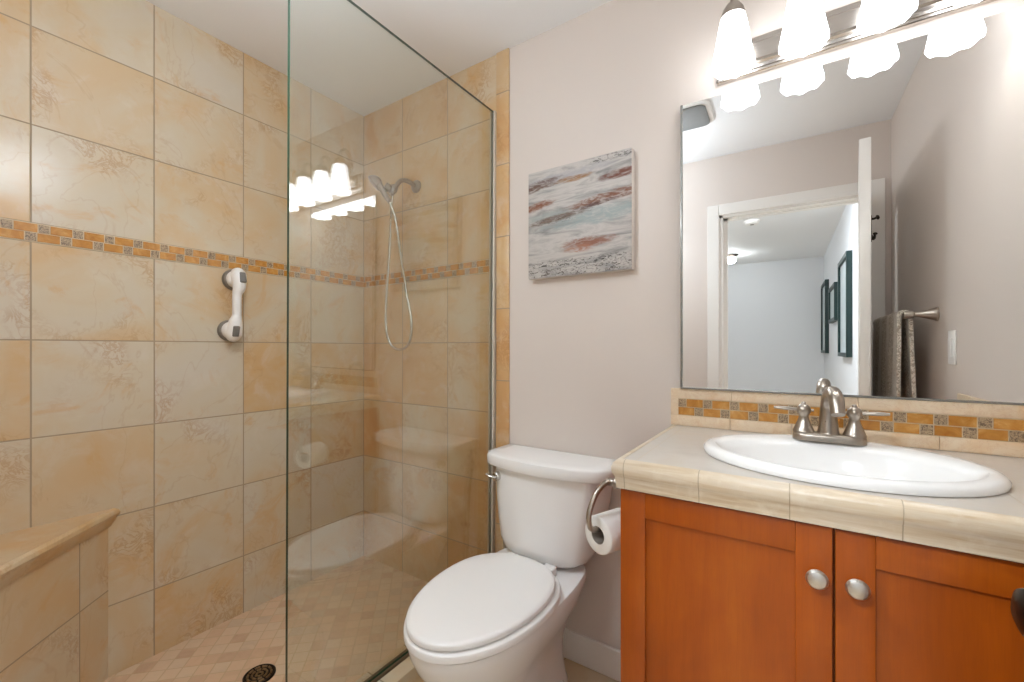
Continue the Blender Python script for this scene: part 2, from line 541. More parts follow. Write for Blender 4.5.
def obj(name, bm, mats, parent=None, org=None, angle=35, smooth=True):
    """One mesh object; authored in world coordinates, stored relative to its thing's base."""
    bmesh.ops.recalc_face_normals(bm, faces=bm.faces[:])
    if parent is not None:
        o0 = ORG[parent]
    elif org is not None:
        o0 = Vector(org)
    else:
        o0 = Vector((0, 0, 0))
    bmesh.ops.translate(bm, verts=bm.verts[:], vec=-o0)
    me = bpy.data.meshes.new(name)
    bm.to_mesh(me); bm.free()
    if not isinstance(mats, (list, tuple)):
        mats = [mats]
    for mm in mats:
        me.materials.append(M[mm])
    if smooth:
        me.polygons.foreach_set('use_smooth', [True] * len(me.polygons))
        me.set_sharp_from_angle(angle=math.radians(angle))
    o = bpy.data.objects.new(name, me)
    COL.objects.link(o)
    if parent is not None:
        o.parent = parent
    else:
        o.location = o0
    ORG[o] = o0
    return o

def tag(o, label, cat, group=None):
    o['label'] = label
    o['category'] = cat
    if group:
        o['group'] = group
    return o

def thing(name, label, cat, loc, group=None):
    e = bpy.data.objects.new(name, None)
    e.empty_display_size = 0.05
    e.location = loc
    COL.objects.link(e)
    ORG[e] = Vector(loc)
    return tag(e, label, cat, group)

def struct(name, bm, mats, parent=None, smooth=False):
    o = obj(name, bm, mats, parent, smooth=smooth)
    if parent is None:
        o['kind'] = 'structure'
    return o

# ------------------------------------------------------------------ room shell
T = 0.10
b = new(); box(b, XL - T, XL, YF - 0.12, YB + T, 0, H); struct('wall_left', b, 'tile_left')
b = new(); box(b, XL, -1.072, YB, YB + T, 0, H); struct('wall_back_shower', b, 'tile_back')
b = new(); box(b, -1.072, XR + T, YB, YB + T, 0, H); struct('wall_back', b, 'wall_paint')
b = new(); box(b, XR, XR + T, YF - 0.12, YB, 0, H); struct('wall_right', b, 'wall_paint')
DX0, DX1, DZ = -0.395, 0.364, 2.05
b = new()
box(b, -1.03, DX0, YF - 0.12, YF, 0, H)
box(b, DX1, XR, YF - 0.12, YF, 0, H)
box(b, DX0, DX1, YF - 0.12, YF, DZ, H)
struct('wall_front', b, 'wall_paint')
b = new(); box(b, XL, -1.03, YF - 0.12, YF, 0, H); struct('wall_front_shower', b, 'tile_back')
b = new(); box(b, XL - T, XR + T, YF - 0.12, YB + T, H, H + T); struct('ceiling', b, 'ceiling_paint')
b = new(); box(b, -1.03, XR, YF - 0.12, YB, -T, 0); struct('floor', b, 'tile_floor')
b = new(); box(b, XL, -1.14, YF, YB, -T, SF); struct('floor_shower', b, 'tile_shower_floor')
b = new(); box(b, -1.03, -0.36, YB - 0.014, YB, 0, 0.108, bevel=0.004); struct('baseboard_back', b, 'trim_paint')

# shower tile edge column beside the painted wall
b = new(); box(b, -1.070, -1.004, YB - 0.009, YB, 0, H, bevel=0.004)
struct('trim_1', b, 'tile_edge', smooth=True)

# mosaic borders: amber bricks and small carved squares in two offset rows
def mosaic(bm, along, z0, length, place, flip=False, chip=0.0228, gap=0.0027, proud=0.003, chz=0.0250):
    """place(u, w, z) -> world point; u along the band, w out of the wall."""
    def cbox(u0, u1, za, zb, w1, mi):
        p = [place(u, w, z) for z in (za, zb) for (u, w) in ((u0, 0), (u1, 0), (u1, w1), (u0, w1))]
        v = [bm.verts.new(q) for q in p]
        fs = [bm.faces.new([v[i] for i in q]) for q in ((0, 1, 2, 3), (7, 6, 5, 4), (0, 4, 5, 1), (1, 5, 6, 2), (2, 6, 7, 3), (3, 7, 4, 0))]
        for f in fs:
            f.material_index = mi
    cbox(0, length, z0, z0 + 2 * chz + 3 * gap, 0.0015, 0)
    for row in range(2):
        za = z0 + gap + row * (chz + gap)
        u = -along[row]
        k = 0
        while u < length:
            wdt = chip if k % 2 == 0 else chip * 2 + gap
            a, c = max(u, 0.0), min(u + wdt, length)
            if c - a > 0.003:
                cbox(a, c, za, za + chz, proud, 2 if k % 2 == 0 else 1)
            u += wdt + gap
            k += 1
b = new(); mosaic(b, (0.021, 0.049), 1.512, YB - YF, lambda u, w, z: (XL + w, YB - u, z))
struct('trim_2', b, ['grout', 'amber', 'carved'])
b = new(); mosaic(b, (0.05, 0.01), 1.512, -1.097 - XL, lambda u, w, z: (XL + u, YB - w, z))
struct('trim_3', b, ['grout', 'amber', 'carved'])

# door casing and jamb
b = new()
cw = 0.070
box(b, DX0 - cw, DX0, YF, YF + 0.016, 0, DZ + cw, bevel=0.004)
box(b, DX1, DX1 + cw, YF, YF + 0.016, 0, DZ + cw, bevel=0.004)
box(b, DX0, DX1, YF, YF + 0.016, DZ, DZ + cw, bevel=0.004)
box(b, DX0, DX0 + 0.020, YF - 0.12, YF, 0, DZ)
box(b, DX1 - 0.014, DX1, YF - 0.12, YF, 0, DZ)
box(b, DX0, DX1, YF - 0.12, YF, DZ - 0.014, DZ)
box(b, DX0 + 0.014, DX0 + 0.045, YF - 0.075, YF - 0.04, 0, DZ - 0.014)
box(b, DX0 + 0.014, DX1 - 0.014, YF - 0.075, YF - 0.04, DZ - 0.026, DZ - 0.014)
struct('trim_4', b, 'trim_paint')

# hall behind the doorway (seen in the mirror)
HX0, HX1, HY = -1.5, 0.42, -4.3
b = new(); box(b, HX1, HX1 + T, HY, YF - 0.12, 0, H); struct('wall_hall_right', b, 'hall_paint')
b = new(); box(b, HX0 - T, HX0, HY, YF - 0.12, 0, H); struct('wall_hall_left', b, 'hall_paint')
b = new(); box(b, HX0 - T, HX1 + T, HY - T, HY, 0, H); struct('wall_hall_far', b, 'hall_paint')
b = new(); box(b, HX0 - T, HX1 + T, HY - T, YF - 0.12, H, H + T); struct('ceiling_hall', b, 'ceiling_paint')
b = new(); box(b, HX0 - T, HX1 + T, HY - T, YF - 0.12, -T, 0); struct('floor_hall', b, 'tile_floor')

# open door, hinged on the right side of the opening
def build_door():
    hinge = Vector((0.352, -0.125, 0))
    free = Vector((0.259, 0.735, 0))
    d = free - hinge
    L = d.length
    ux = d.normalized()                       # along the leaf
    uy = Vector((-ux.y, ux.x, 0))             # towards the room (-X side)
    mat = Matrix(((ux.x, uy.x, 0, hinge.x), (ux.y, uy.y, 0, hinge.y), (0, 0, 1, 0), (0, 0, 0, 1)))
    def fin(bm, name, m_, parent=None):
        bmesh.ops.transform(bm, matrix=mat, verts=bm.verts[:])
        return obj(name, bm, m_, parent, org=hinge)
    bm = new(); box(bm, 0, L, 0, 0.038, 0.012, 2.03, bevel=0.002)
    leaf = fin(bm, 'door_1', 'trim_paint')
    leaf['kind'] = 'structure'
    for s, y in ((1, 0.038), (-1, 0.0)):
        bm = new()
        lathe(bm, (L - 0.078, y, 0.915), (0, s, 0), [(0, 0.030), (0.004, 0.030), (0.006, 0.014), (0.014, 0.011), (0.018, 0.017),
                                                    (0.023, 0.024), (0.031, 0.0265), (0.039, 0.024), (0.0435, 0.014), (0.045, 0.0)])
        k = fin(bm, 'door_knob', 'bronze', leaf)
        k['label'] = 'dark bronze door knob'
    return mat, L
door_mat, door_len = build_door()

# ------------------------------------------------------------------ shower
# curb
b = new(); box(b, -1.14, -1.03, YF, YB, 0, CURB, bevel=0.004)
tag(obj('shower_curb', b, 'tile_curb'), 'low tiled curb running under the clear glass shower panel', 'curb')

# fixed glass panel
g = thing('glass_panel', 'tall frameless clear glass shower panel standing on the tiled curb beside the toilet', 'shower screen', (XG, 1.04, CURB))
b = new()
gx0, gx1, gy0, gy1, gz0, gz1 = XG - 0.005, XG + 0.005, 0.595, YB - 0.004, CURB + 0.006, 2.19
box(b, gx0, gx1, gy0, gy1, gz0, gz1)
b.faces.ensure_lookup_table()
b.normal_update()
for f in b.faces:
    f.material_index = 0 if abs(f.calc_center_median().x - XG) > 0.004 else 1
obj('pane', b, ['glass', 'glass_edge'], g, smooth=False)
def channel_pts(bm, lo, hi, vertical):
    if vertical:
        box(bm, XG - 0.013, XG - 0.0055, YB - 0.022, YB, lo, hi, bevel=0.001)
        box(bm, XG + 0.0055, XG + 0.013, YB - 0.022, YB, lo, hi, bevel=0.001)
    else:
        box(bm, XG - 0.013, XG - 0.0055, lo, hi, CURB, CURB + 0.009, bevel=0.001)
        box(bm, XG + 0.0055, XG + 0.013, lo, hi, CURB, CURB + 0.009, bevel=0.001)
        box(bm, XG - 0.013, XG + 0.013, lo, hi, CURB, CURB + 0.005)
b = new(); channel_pts(b, CURB, 2.19, True); obj('wall_channel', b, 'satin', g)
b = new(); channel_pts(b, 0.597, YB - 0.022, False); c_ = obj('bottom_channel', b, 'brown_seal', g); c_['label'] = 'dark brown channel'

g.rotation_euler = (0, math.radians(0.4), 0)      # the panel leans a little towards the toilet

# corner bench
t = thing('shower_bench', 'triangular tiled corner seat built into the shower at the left', 'shower bench', (XL, YF, SF))
def prism(bm, pts, z0, z1, mi=0):
    loft(bm, [[(x, y, z0) for x, y in pts], [(x, y, z1) for x, y in pts]], mi=mi)
e0 = 0.004
leg = 0.604
b = new(); prism(b, [(XL, YF), (XL + leg, YF), (XL, YF + leg)], SF, 0.575); obj('base', b, 'tile_bench', t)
# slab with a stepped bullnose along the diagonal
b = new()
prof = [(-0.010, 0.575), (0.005, 0.575), (0.008, 0.584), (0.008, 0.589), (0.013, 0.5905), (0.015, 0.600), (0.0145, 0.606), (0.020, 0.6075), (0.0225, 0.617), (0.019, 0.627), (0.010, 0.6335), (-0.02, 0.634)]
rings = []
for o_, z in prof:
    q = leg + o_ * math.sqrt(2) * 1.0
    rings.append([(XL, YF, z), (XL + q, YF, z), (XL, YF + q, z)])
loft(b, rings)
obj('seat_slab', b, 'tile_slab', t, angle=30)

# drain
t = thing('floor_drain', 'round bronze drain cover set in the shower floor by the glass edge', 'drain', (-1.54, 0.745, SF))
b = new(); lathe(b, (-1.54, 0.745, SF), (0, 0, 1), [(0, 0.050), (0.004, 0.050), (0.006, 0.047), (0.004, 0.042), (0.003, 0.001)], 40); obj('rim', b, 'bronze', t)
b = new()
for k in range(3):
    r_ = 0.010 + k * 0.0130
    for s in range(6 + 2 * k):
        a0 = 2 * PI * s / (6 + 2 * k) + 0.1; a1 = a0 + 2 * PI / (6 + 2 * k) * 0.72
        tube(b, [(-1.54 + r_ * math.cos(a), 0.745 + r_ * math.sin(a), SF + 0.0045) for a in (a0, (a0 + a1) / 2, a1)], 0.0035, 8, smooth=3)
obj('grate', b, 'old_brass', t)

# hand shower
sx_, sz_ = -1.556, 1.976
t = thing('hand_shower', 'brushed nickel hand shower hooked on its wall arm above the looping hose', 'shower head', (sx_, YB, sz_))
b = new(); lathe(b, (sx_, YB, sz_), (0, -1, 0), [(0, 0.031), (0.004, 0.031), (0.010, 0.027), (0.014, 0.016), (0.016, 0.011)]); obj('flange', b, 'nickel', t)
b = new(); tube(b, [(sx_, YB - 0.01, sz_), (sx_, YB - 0.06, sz_ + 0.008), (sx_, YB - 0.10, sz_ - 0.004), (sx_, YB - 0.135, sz_ - 0.045)], 0.0105); obj('arm', b, 'nickel', t)
bx_, by_, bz_ = sx_, YB - 0.15, sz_ - 0.062
b = new()
lathe(b, (bx_, by_ + 0.014, bz_ + 0.022), (0, -0.45, -0.9), [(0, 0.012), (0.004, 0.017), (0.03, 0.018), (0.036, 0.014), (0.05, 0.012), (0.052, 0.0)])
lathe(b, (bx_ + 0.008, by_ - 0.02, bz_ - 0.004), (-0.3, -0.8, 0.35), [(0, 0.016), (0.012, 0.019), (0.026, 0.017), (0.028, 0.0)])
obj('bracket', b, 'nickel', t)
# wand: handle leans across the bracket, head facing down and out
hb = Vector((bx_ + 0.035, by_ - 0.045, bz_ - 0.075))
ht = Vector((bx_ - 0.045, by_ - 0.055, bz_ + 0.030))
hd = Vector((-0.55, -0.55, -0.62)).normalized()
b = new()
tube(b, [hb, hb.lerp(ht, 0.35), hb.lerp(ht, 0.75) + Vector((0, 0, 0.006)), ht + hd * -0.004], [0.010, 0.012, 0.014, 0.019])
lathe(b, ht - hd * 0.024, hd, [(0, 0.0), (0.003, 0.012), (0.012, 0.026), (0.028, 0.035), (0.038, 0.037), (0.043, 0.034), (0.044, 0.0)])
obj('spray_head', b, 'nickel', t)
b = new()
p0 = (bx_ - 0.004, by_ + 0.002, bz_ - 0.026)
tube(b, [p0, (-1.582, 1.352, 1.80), (-1.600, 1.36, 1.64), (-1.634, 1.372, 1.45), (-1.655, 1.385, 1.30), (-1.628, 1.390, 1.205), (-1.565, 1.390, 1.178),
         (-1.497, 1.385, 1.205), (-1.468, 1.375, 1.30), (-1.488, 1.36, 1.45), (-1.508, 1.345, 1.62), (-1.516, 1.325, 1.76), tuple(hb)], 0.0065, 10)
obj('hose', b, 'chrome', t)

# suction grab bar
t = thing('grab_bar', 'white suction cup grab bar with grey pads stuck on the shower tile', 'grab bar', (XL, 0.83, 1.36))
ctr = [(0.843, 1.468), (0.826, 1.257)]
path = [(ctr[0][0], ctr[0][1]), (ctr[1][0], ctr[1][1])]
b = new()
tube(b, [(XL + 0.030, ctr[0][0] + 0.001, ctr[0][1] + 0.034), (XL + 0.046, ctr[0][0], ctr[0][1] + 0.014), (XL + 0.056, ctr[0][0] - 0.002, ctr[0][1] - 0.035), (XL + 0.055, 0.834, 1.40), (XL + 0.055, 0.833, 1.32),
         (XL + 0.056, ctr[1][0] + 0.002, ctr[1][1] + 0.035), (XL + 0.046, ctr[1][0], ctr[1][1] - 0.014), (XL + 0.030, ctr[1][0] - 0.001, ctr[1][1] - 0.034)],
     [0.020, 0.030, 0.024, 0.0165, 0.0165, 0.024, 0.030, 0.020], 18, flat=1.0)
obj('grip', b, 'white_plastic', t)
for k, (y_, z_) in enumerate(ctr):
    s = 1 if k == 0 else -1
    b = new(); lathe(b, (XL, y_, z_), (1, 0, 0), [(0, 0.043), (0.008, 0.043), (0.018, 0.041), (0.022, 0.036), (0.026, 0.033)], 32); o_ = obj('suction_cup', b, 'grey_rubber', t); o_['label'] = 'grey rubber suction cup'
    b = new(); lathe(b, (XL + 0.022, y_, z_), (1, 0, 0), [(0, 0.036), (0.012, 0.036), (0.022, 0.031), (0.030, 0.020), (0.033, 0.0)], 32); obj('cup_cover', b, 'white_plastic', t)
    b = new()
    box(b, XL + 0.067, XL + 0.079, y_ - 0.012, y_ + 0.012, z_ - 0.022, z_ + 0.022, bevel=0.004)
    bmesh.ops.rotate(b, cent=(XL + 0.07, y_, z_), matrix=Matrix.Rotation(-0.28 * s, 3, 'Y'), verts=b.verts[:])
    bmesh.ops.translate(b, verts=b.verts[:], vec=(0.002, 0.004 * s, 0.004 * s))
    o_ = obj('lever_tab', b, 'grey_plastic', t); o_['label'] = 'grey locking tab'

# ------------------------------------------------------------------ toilet
tx = -0.772
t = thing('toilet', 'white two-piece toilet with closed lid between shower glass and vanity', 'toilet', (tx, 1.1, 0))
def egg(w, front, rear, y0, z, n=56, pf=2.0, pr=2.0, cx=tx):
    pts = []
    for i in range(n):
        a = 2 * PI * i / n
        c, s = math.cos(a), math.sin(a)
        if c >= 0:
            e = 2.0 / pf; L_ = front; sg = -1
        else:
            e = 2.0 / pr; L_ = rear; sg = 1
        x = math.copysign(abs(s) ** (e if c < 0 else 1.0), s) * w
        y = y0 + sg * (abs(c) ** (e if c < 0 else 1.0)) * L_
        pts.append((cx + x, y, z))
    return pts
YC = 1.045
TZ = 0.022
b = new()
loft(b, [egg(0.118, 0.165, 0.37, YC, 0.0, pr=4), egg(0.120, 0.168, 0.37, YC, 0.012, pr=4), egg(0.112, 0.155, 0.365, YC, 0.03, pr=4),
         egg(0.100, 0.135, 0.36, YC, 0.09, pr=4), egg(0.100, 0.140, 0.36, YC, 0.15, pr=4), egg(0.116, 0.180, 0.365, YC, 0.21, pr=4),
         egg(0.146, 0.232, 0.375, YC, 0.27, pr=4), egg(0.170, 0.270, 0.385, YC, 0.325, pr=4.5), egg(0.180, 0.288, 0.392, YC, 0.365, pr=5), egg(0.182, 0.291, 0.394, YC, 0.385, pr=5),
         egg(0.178, 0.287, 0.39, YC, 0.394, pr=5), egg(0.168, 0.276, 0.382, YC, 0.397, pr=5)])
# foot flange beside the pedestal
loft(b, [[(tx + x * sc, 1.24 + y * sc2, z) for x, y in [(0.155 * math.cos(a), 0.13 * math.sin(a)) for a in (2 * PI * i / 32 for i in range(32))]]
         for z, sc, sc2 in ((0, 1, 1), (0.018, 1, 1), (0.04, 0.93, 0.95), (0.06, 0.72, 0.8))])
for v in b.verts:                      # comfort-height bowl
    if v.co.z > 0.06:
        v.co.z += TZ * min(1.0, (v.co.z - 0.06) / 0.2)
obj('bowl', b, 'porcelain', t, angle=40)
b = new()
loft(b, [egg(0.186, 0.297, 0.215, YC, 0.425, pr=2.5), egg(0.190, 0.302, 0.22, YC, 0.428, pr=2.5), egg(0.190, 0.302, 0.22, YC, 0.443, pr=2.5), egg(0.187, 0.299, 0.217, YC, 0.446, pr=2.5)])
obj('seat', b, 'seat_plastic', t, angle=50)
b = new()
loft(b, [egg(0.176, 0.289, 0.21, YC, 0.4505, pr=2.3, cx=tx-0.004), egg(0.180, 0.294, 0.214, YC, 0.452, pr=2.3, cx=tx-0.004), egg(0.1805, 0.2945, 0.2145, YC, 0.461, pr=2.3, cx=tx-0.004), egg(0.177, 0.291, 0.211, YC, 0.4655, pr=2.3, cx=tx-0.004),
         egg(0.166, 0.278, 0.200, YC, 0.468, pr=2.3, cx=tx-0.004), egg(0.12, 0.20, 0.14, YC, 0.4695, pr=2.5), egg(0.05, 0.08, 0.06, YC, 0.470)])
obj('seat_lid', b, 'seat_plastic', t, angle=50)
b = new()
loft(b, [egg(0.171, 0.284, 0.20, YC, 0.416, pr=2.3, cx=tx-0.003), egg(0.171, 0.284, 0.20, YC, 0.4515, pr=2.3, cx=tx-0.003)])
obj('bumper', b, 'dark_gap', t)  # dark filler, its colour stands in for the shade between seat and lid
for s in (-1, 1):
    b = new(); box(b, tx + s * 0.075 - 0.022, tx + s * 0.075 + 0.022, YC + 0.205, YC + 0.242, 0.418, 0.452, bevel=0.007, seg=3); obj('hinge', b, 'seat_plastic', t)

def dee(hw, yb, yf, bow, z, cx, n=14, rc=0.03):
    """flat back, bowed front, rounded corners"""
    pts = []
    m_ = 20
    for i in range(m_ + 1):
        u_ = -1 + 2 * i / m_
        y = yf - bow * (1 - u_ * u_)
        k = max(0.0, abs(u_) - (1 - rc / hw)) / (rc / hw)
        y += (1 - math.sqrt(max(0, 1 - k * k))) * rc
        pts.append((cx + u_ * hw, y, z))
    for i in range(8):
        u_ = 1 - 2 * i / 7
        pts.append((cx + u_ * hw * 0.995, yb, z))
    return pts
tcx = -0.763
b = new()
loft(b, [dee(0.118, 1.455, 1.345, 0.035, 0.428, tcx - 0.008), dee(0.146, 1.465, 1.340, 0.05, 0.434, tcx - 0.008), dee(0.166, 1.47, 1.335, 0.055, 0.447, tcx - 0.008), dee(0.180, 1.475, 1.333, 0.055, 0.48, tcx - 0.008),
         dee(0.194, 1.475, 1.332, 0.053, 0.55, tcx - 0.006), dee(0.208, 1.475, 1.333, 0.052, 0.65, tcx - 0.003), dee(0.218, 1.475, 1.335, 0.05, 0.748, tcx)])
obj('tank', b, 'porcelain', t, angle=50)
b = new()
lx = -0.762
loft(b, [dee(0.234, 1.478, 1.328, 0.052, 0.741, lx), dee(0.243, 1.482, 1.320, 0.055, 0.744, lx), dee(0.246, 1.484, 1.317, 0.056, 0.750, lx), dee(0.247, 1.484, 1.316, 0.056, 0.779, lx),
         dee(0.244, 1.483, 1.318, 0.056, 0.7845, lx), dee(0.236, 1.480, 1.325, 0.055, 0.787, lx), dee(0.20, 1.47, 1.345, 0.045, 0.788, lx)])
obj('tank_lid', b, 'porcelain', t, angle=50)
b = new()
lv = Vector((-0.938, 1.300, 0.703))
lathe(b, lv + Vector((0, 0.035, 0)), (-0.2, -1, 0), [(0, 0.017), (0.032, 0.017), (0.036, 0.014), (0.037, 0.0)], 20)
tube(b, [lv + Vector((0, -0.002, 0)), lv + Vector((-0.015, -0.012, 0.003)), lv + Vector((-0.036, -0.012, 0.008))], [0.008, 0.0075, 0.008], 12, flat=0.7)
obj('flush_lever', b, 'chrome', t)

# water supply
t = thing('supply_line', 'braided water supply line with blue nut behind the toilet tank', 'supply line', (-0.985, YB, 0.20))
b = new(); lathe(b, (-0.985, YB - 0.0, 0.20), (0, -1, 0), [(0, 0.028), (0.006, 0.028), (0.01, 0.012), (0.05, 0.012), (0.052, 0.016), (0.075, 0.016), (0.078, 0)]); obj('stop_valve', b, 'chrome', t)
b = new(); tube(b, [(-0.990, 1.430, 0.21), (-0.990, 1.430, 0.34), (-0.991, 1.433, 0.50), (-0.992, 1.440, 0.60), (-0.996, 1.45, 0.66)], 0.007, 10); obj('hose', b, 'chrome', t)
b = new(); lathe(b, (-0.990, 1.430, 0.415), (0, 0, 1), [(0, 0.0105), (0.004, 0.012), (0.016, 0.012), (0.02, 0.0105)], 8); o_ = obj('nut', b, 'blue_plastic', t); o_['label'] = 'dark blue nut'

# ------------------------------------------------------------------ vanity
CT = 0.93                 # counter top height
CX0, CX1 = -0.350, XR - 0.002
CY0 = 0.945               # front edge of the counter
VX0, VX1 = -0.341, XR - 0.004
VY = 0.962                # door faces
t = thing('vanity_cabinet', 'orange-brown shaker style wooden vanity cabinet under the white sink', 'cabinet', (0.06, 1.22, 0))
b = new()
box(b, VX0, VX0 + 0.018, VY + 0.022, YB - 0.004, 0, 0.862)
box(b, VX1 - 0.018, VX1, VY + 0.022, YB - 0.004, 0, 0.862)
box(b, VX0 + 0.018, VX1 - 0.018, YB - 0.016, YB - 0.004, 0.1, 0.862)
box(b, VX0 + 0.018, VX1 - 0.018, VY + 0.022, YB - 0.016, 0.10, 0.118)
box(b, VX0 + 0.018, VX1 - 0.018, VY + 0.022, VY + 0.040, 0.81, 0.862)
box(b, VX0 + 0.018, VX1 - 0.018, VY + 0.022, VY + 0.040, 0.118, 0.16)
box(b, VX0 + 0.018, VX0 + 0.05, VY + 0.022, VY + 0.040, 0.16, 0.81)
box(b, VX1 - 0.05, VX1 - 0.018, VY + 0.022, VY + 0.040, 0.16, 0.81)
box(b, 0.03, 0.08, VY + 0.022, VY + 0.040, 0.16, 0.81)
box(b, VX0 + 0.018, VX1 - 0.018, VY + 0.09, VY + 0.105, 0.0, 0.10)
obj('body', b, 'wood', t, smooth=False)
def cab_door(x0, x1, knob_x):
    z0, z1 = 0.115, 0.860
    fw = 0.056
    bm = new()
    box(bm, x0, x0 + fw, VY, VY + 0.020, z0, z1, bevel=0.0015)
    box(bm, x1 - fw, x1, VY, VY + 0.020, z0, z1, bevel=0.0015)
    box(bm, x0 + fw, x1 - fw, VY + 0.0004, VY + 0.020, z1 - fw, z1, bevel=0.001)
    box(bm, x0 + fw, x1 - fw, VY + 0.0004, VY + 0.020, z0, z0 + fw, bevel=0.001)
    d_ = obj('door', bm, 'wood', t)
    bm = new(); box(bm, x0 + fw - 0.004, x1 - fw + 0.004, VY + 0.010, VY + 0.016, z0 + fw - 0.004, z1 - fw + 0.004)
    obj('panel', bm, 'wood', d_)
    bm = new()
    lathe(bm, (knob_x, VY, 0.772), (0, -1, 0), [(0, 0.008), (0.004, 0.006), (0.012, 0.006), (0.016, 0.012), (0.020, 0.0165), (0.024, 0.0175), (0.029, 0.014), (0.0315, 0.007), (0.032, 0.0)], 28)
    k = obj('knob', bm, 'nickel_bright', d_); k['label'] = 'brushed nickel knob'
cab_door(VX0, 0.0515, 0.028)
cab_door(0.0555, VX1 - 0.004, 0.085)

# countertop with an oval cut-out
SX, SY, SA, SB = 0.064, 1.195, 0.263, 0.215
t = thing('countertop', 'cream tiled countertop with rounded edge tiles on the wooden vanity', 'countertop', (0.06, 1.22, 0.865))
b = new()
def rect_pt(a, x0, x1, y0, y1):
    dx, dy = math.cos(a), math.sin(a)
    k = min([((x1 if dx > 0 else x0) - SX) / dx if abs(dx) > 1e-9 else 1e9, ((y1 if dy > 0 else y0) - SY) / dy if abs(dy) > 1e-9 else 1e9])
    return SX + dx * k, SY + dy * k
x0, x1, y0, y1 = CX0 + 0.016, CX1, CY0 + 0.016, YB - 0.002
angs = sorted([2 * PI * i / 96 for i in range(96)] + [math.atan2(q - SY, p - SX) % (2 * PI) for p in (x0, x1) for q in (y0, y1)])
ha, hb_ = SA - 0.02, SB - 0.02
inner = [(SX + ha * math.cos(a), SY + hb_ * math.sin(a)) for a in angs]
# use true polar directions so spokes do not cross
inner = []
for a in angs:
    r_ = 1 / math.sqrt((math.cos(a) / ha) ** 2 + (math.sin(a) / hb_) ** 2)
    inner.append((SX + r_ * math.cos(a), SY + r_ * math.sin(a)))
outer = [rect_pt(a, x0, x1, y0, y1) for a in angs]
rings = [[(x, y, 0.866) for x, y in inner], [(x, y, CT) for x, y in inner], [(x, y, CT) for x, y in outer], [(x, y, 0.866) for x, y in outer], [(x, y, 0.866) for x, y in inner]]
loft(b, rings, cap0=False, cap1=False)
bmesh.ops.remove_doubles(b, verts=b.verts[:], dist=1e-6)
obj('top', b, 'counter_tile', t, angle=30)
# nosing: profile swept along left side and front, mitred at the corner
b = new()
prof = [(0.0158, 0.866), (0.004, 0.866), (0.0035, 0.880), (0.0015, 0.884), (0.001, 0.893), (-0.002, 0.897), (-0.0045, 0.905), (-0.005, 0.914), (-0.002, 0.924), (0.005, 0.9302), (0.0158, 0.931)]
path_c = [(CX0, YB - 0.002, 1, 0), (CX0, CY0, 1, 1), (CX1, CY0, 0, 1)]
rings = [[(px + ox * q, py + oy * q, z) for q, z in prof] for px, py, ox, oy in path_c]
loft(b, rings)
obj('edge_nosing', b, 'nosing_tile', t, angle=60)

# backsplash
t = thing('backsplash', 'cream stone backsplash with amber mosaic strip below the mirror', 'backsplash', (0.05, YB, CT))
SZ1 = 1.052
b = new()
bx0 = -0.352
for xa, xb in ((bx0, -0.176), (-0.175, -0.016), (-0.015, 0.139), (0.140, 0.293), (0.294, XR - 0.001)):
    box(b, xa, xb, YB - 0.0105, YB, CT + 0.001, CT + 0.034, bevel=0.0012)
for xa, xb in ((bx0, -0.171), (-0.170, 0.134), (0.135, XR - 0.001)):
    box(b, xa, xb, YB - 0.0105, YB, CT + 0.0905, SZ1, bevel=0.0012)
box(b, bx0, bx0 + 0.024, YB - 0.0105, YB, CT + 0.034, CT + 0.0905, bevel=0.001)
obj('border_tile', b, 'splash_stone', t)
b = new()
mosaic(b, (0.0255, 0.0), CT + 0.034, XR - 0.002 - (bx0 + 0.024), lambda u, w, z: (bx0 + 0.024 + u, YB - 0.0065 - w, z), chip=0.0230, gap=0.0025, chz=0.0245)
box(b, bx0 + 0.024, XR - 0.002, YB - 0.0065, YB, CT + 0.034, CT + 0.0905, 0)
obj('mosaic_strip', b, ['grout', 'amber', 'carved'], t, smooth=False)
b = new(); box(b, XR - 0.010, XR, CY0 - 0.23 + 0.24, YB - 0.012, CT + 0.001, 1.035, bevel=0.003)
tag(obj('side_splash', b, 'splash_stone', org=(XR, 1.2, CT)), 'low cream tile side splash on right wall above the countertop', 'splash tile')

# sink
t = thing('sink', 'white oval drop-in sink in the cream tiled countertop', 'sink', (SX, SY, CT))
def ell(a_, b_, z, cx=SX, cy=SY, n=72):
    return [(cx + a_ * math.cos(2 * PI * i / n), cy + b_ * math.sin(2 * PI * i / n), z) for i in range(n)]
b = new()
bo = -0.035
loft(b, [ell(SA - 0.03, SB - 0.03, 0.925), ell(SA - 0.012, SB - 0.012, 0.9305), ell(SA, SB, 0.9315), ell(SA + 0.002, SB + 0.002, 0.939), ell(SA - 0.004, SB - 0.004, 0.947),
         ell(SA - 0.014, SB - 0.014, 0.9505), ell(SA - 0.026, SB - 0.026, 0.950), ell(0.234, 0.172, 0.9475, cy=SY - 0.020), ell(0.224, 0.161, 0.942, cy=SY - 0.026), ell(0.216, 0.153, 0.930, cy=SY - 0.029),
         ell(0.206, 0.145, 0.900, cy=SY + bo + 0.005), ell(0.188, 0.132, 0.865, cy=SY + bo), ell(0.150, 0.103, 0.833, cy=SY + bo), ell(0.105, 0.075, 0.812, cy=SY + bo),
         ell(0.055, 0.045, 0.803, cy=SY + bo), ell(0.024, 0.024, 0.800, cy=SY + bo), ell(0.021, 0.021, 0.78, cy=SY + bo), ell(0.026, 0.026, 0.78, cy=SY + bo), ell(0.03, 0.03, 0.797, cy=SY + bo),
         ell(0.11, 0.082, 0.804, cy=SY + bo), ell(0.158, 0.111, 0.826, cy=SY + bo), ell(0.196, 0.140, 0.86, cy=SY + bo), ell(0.214, 0.152, 0.90, cy=SY + bo), ell(SA - 0.03, SB - 0.03, 0.925)], cap0=False, cap1=False)
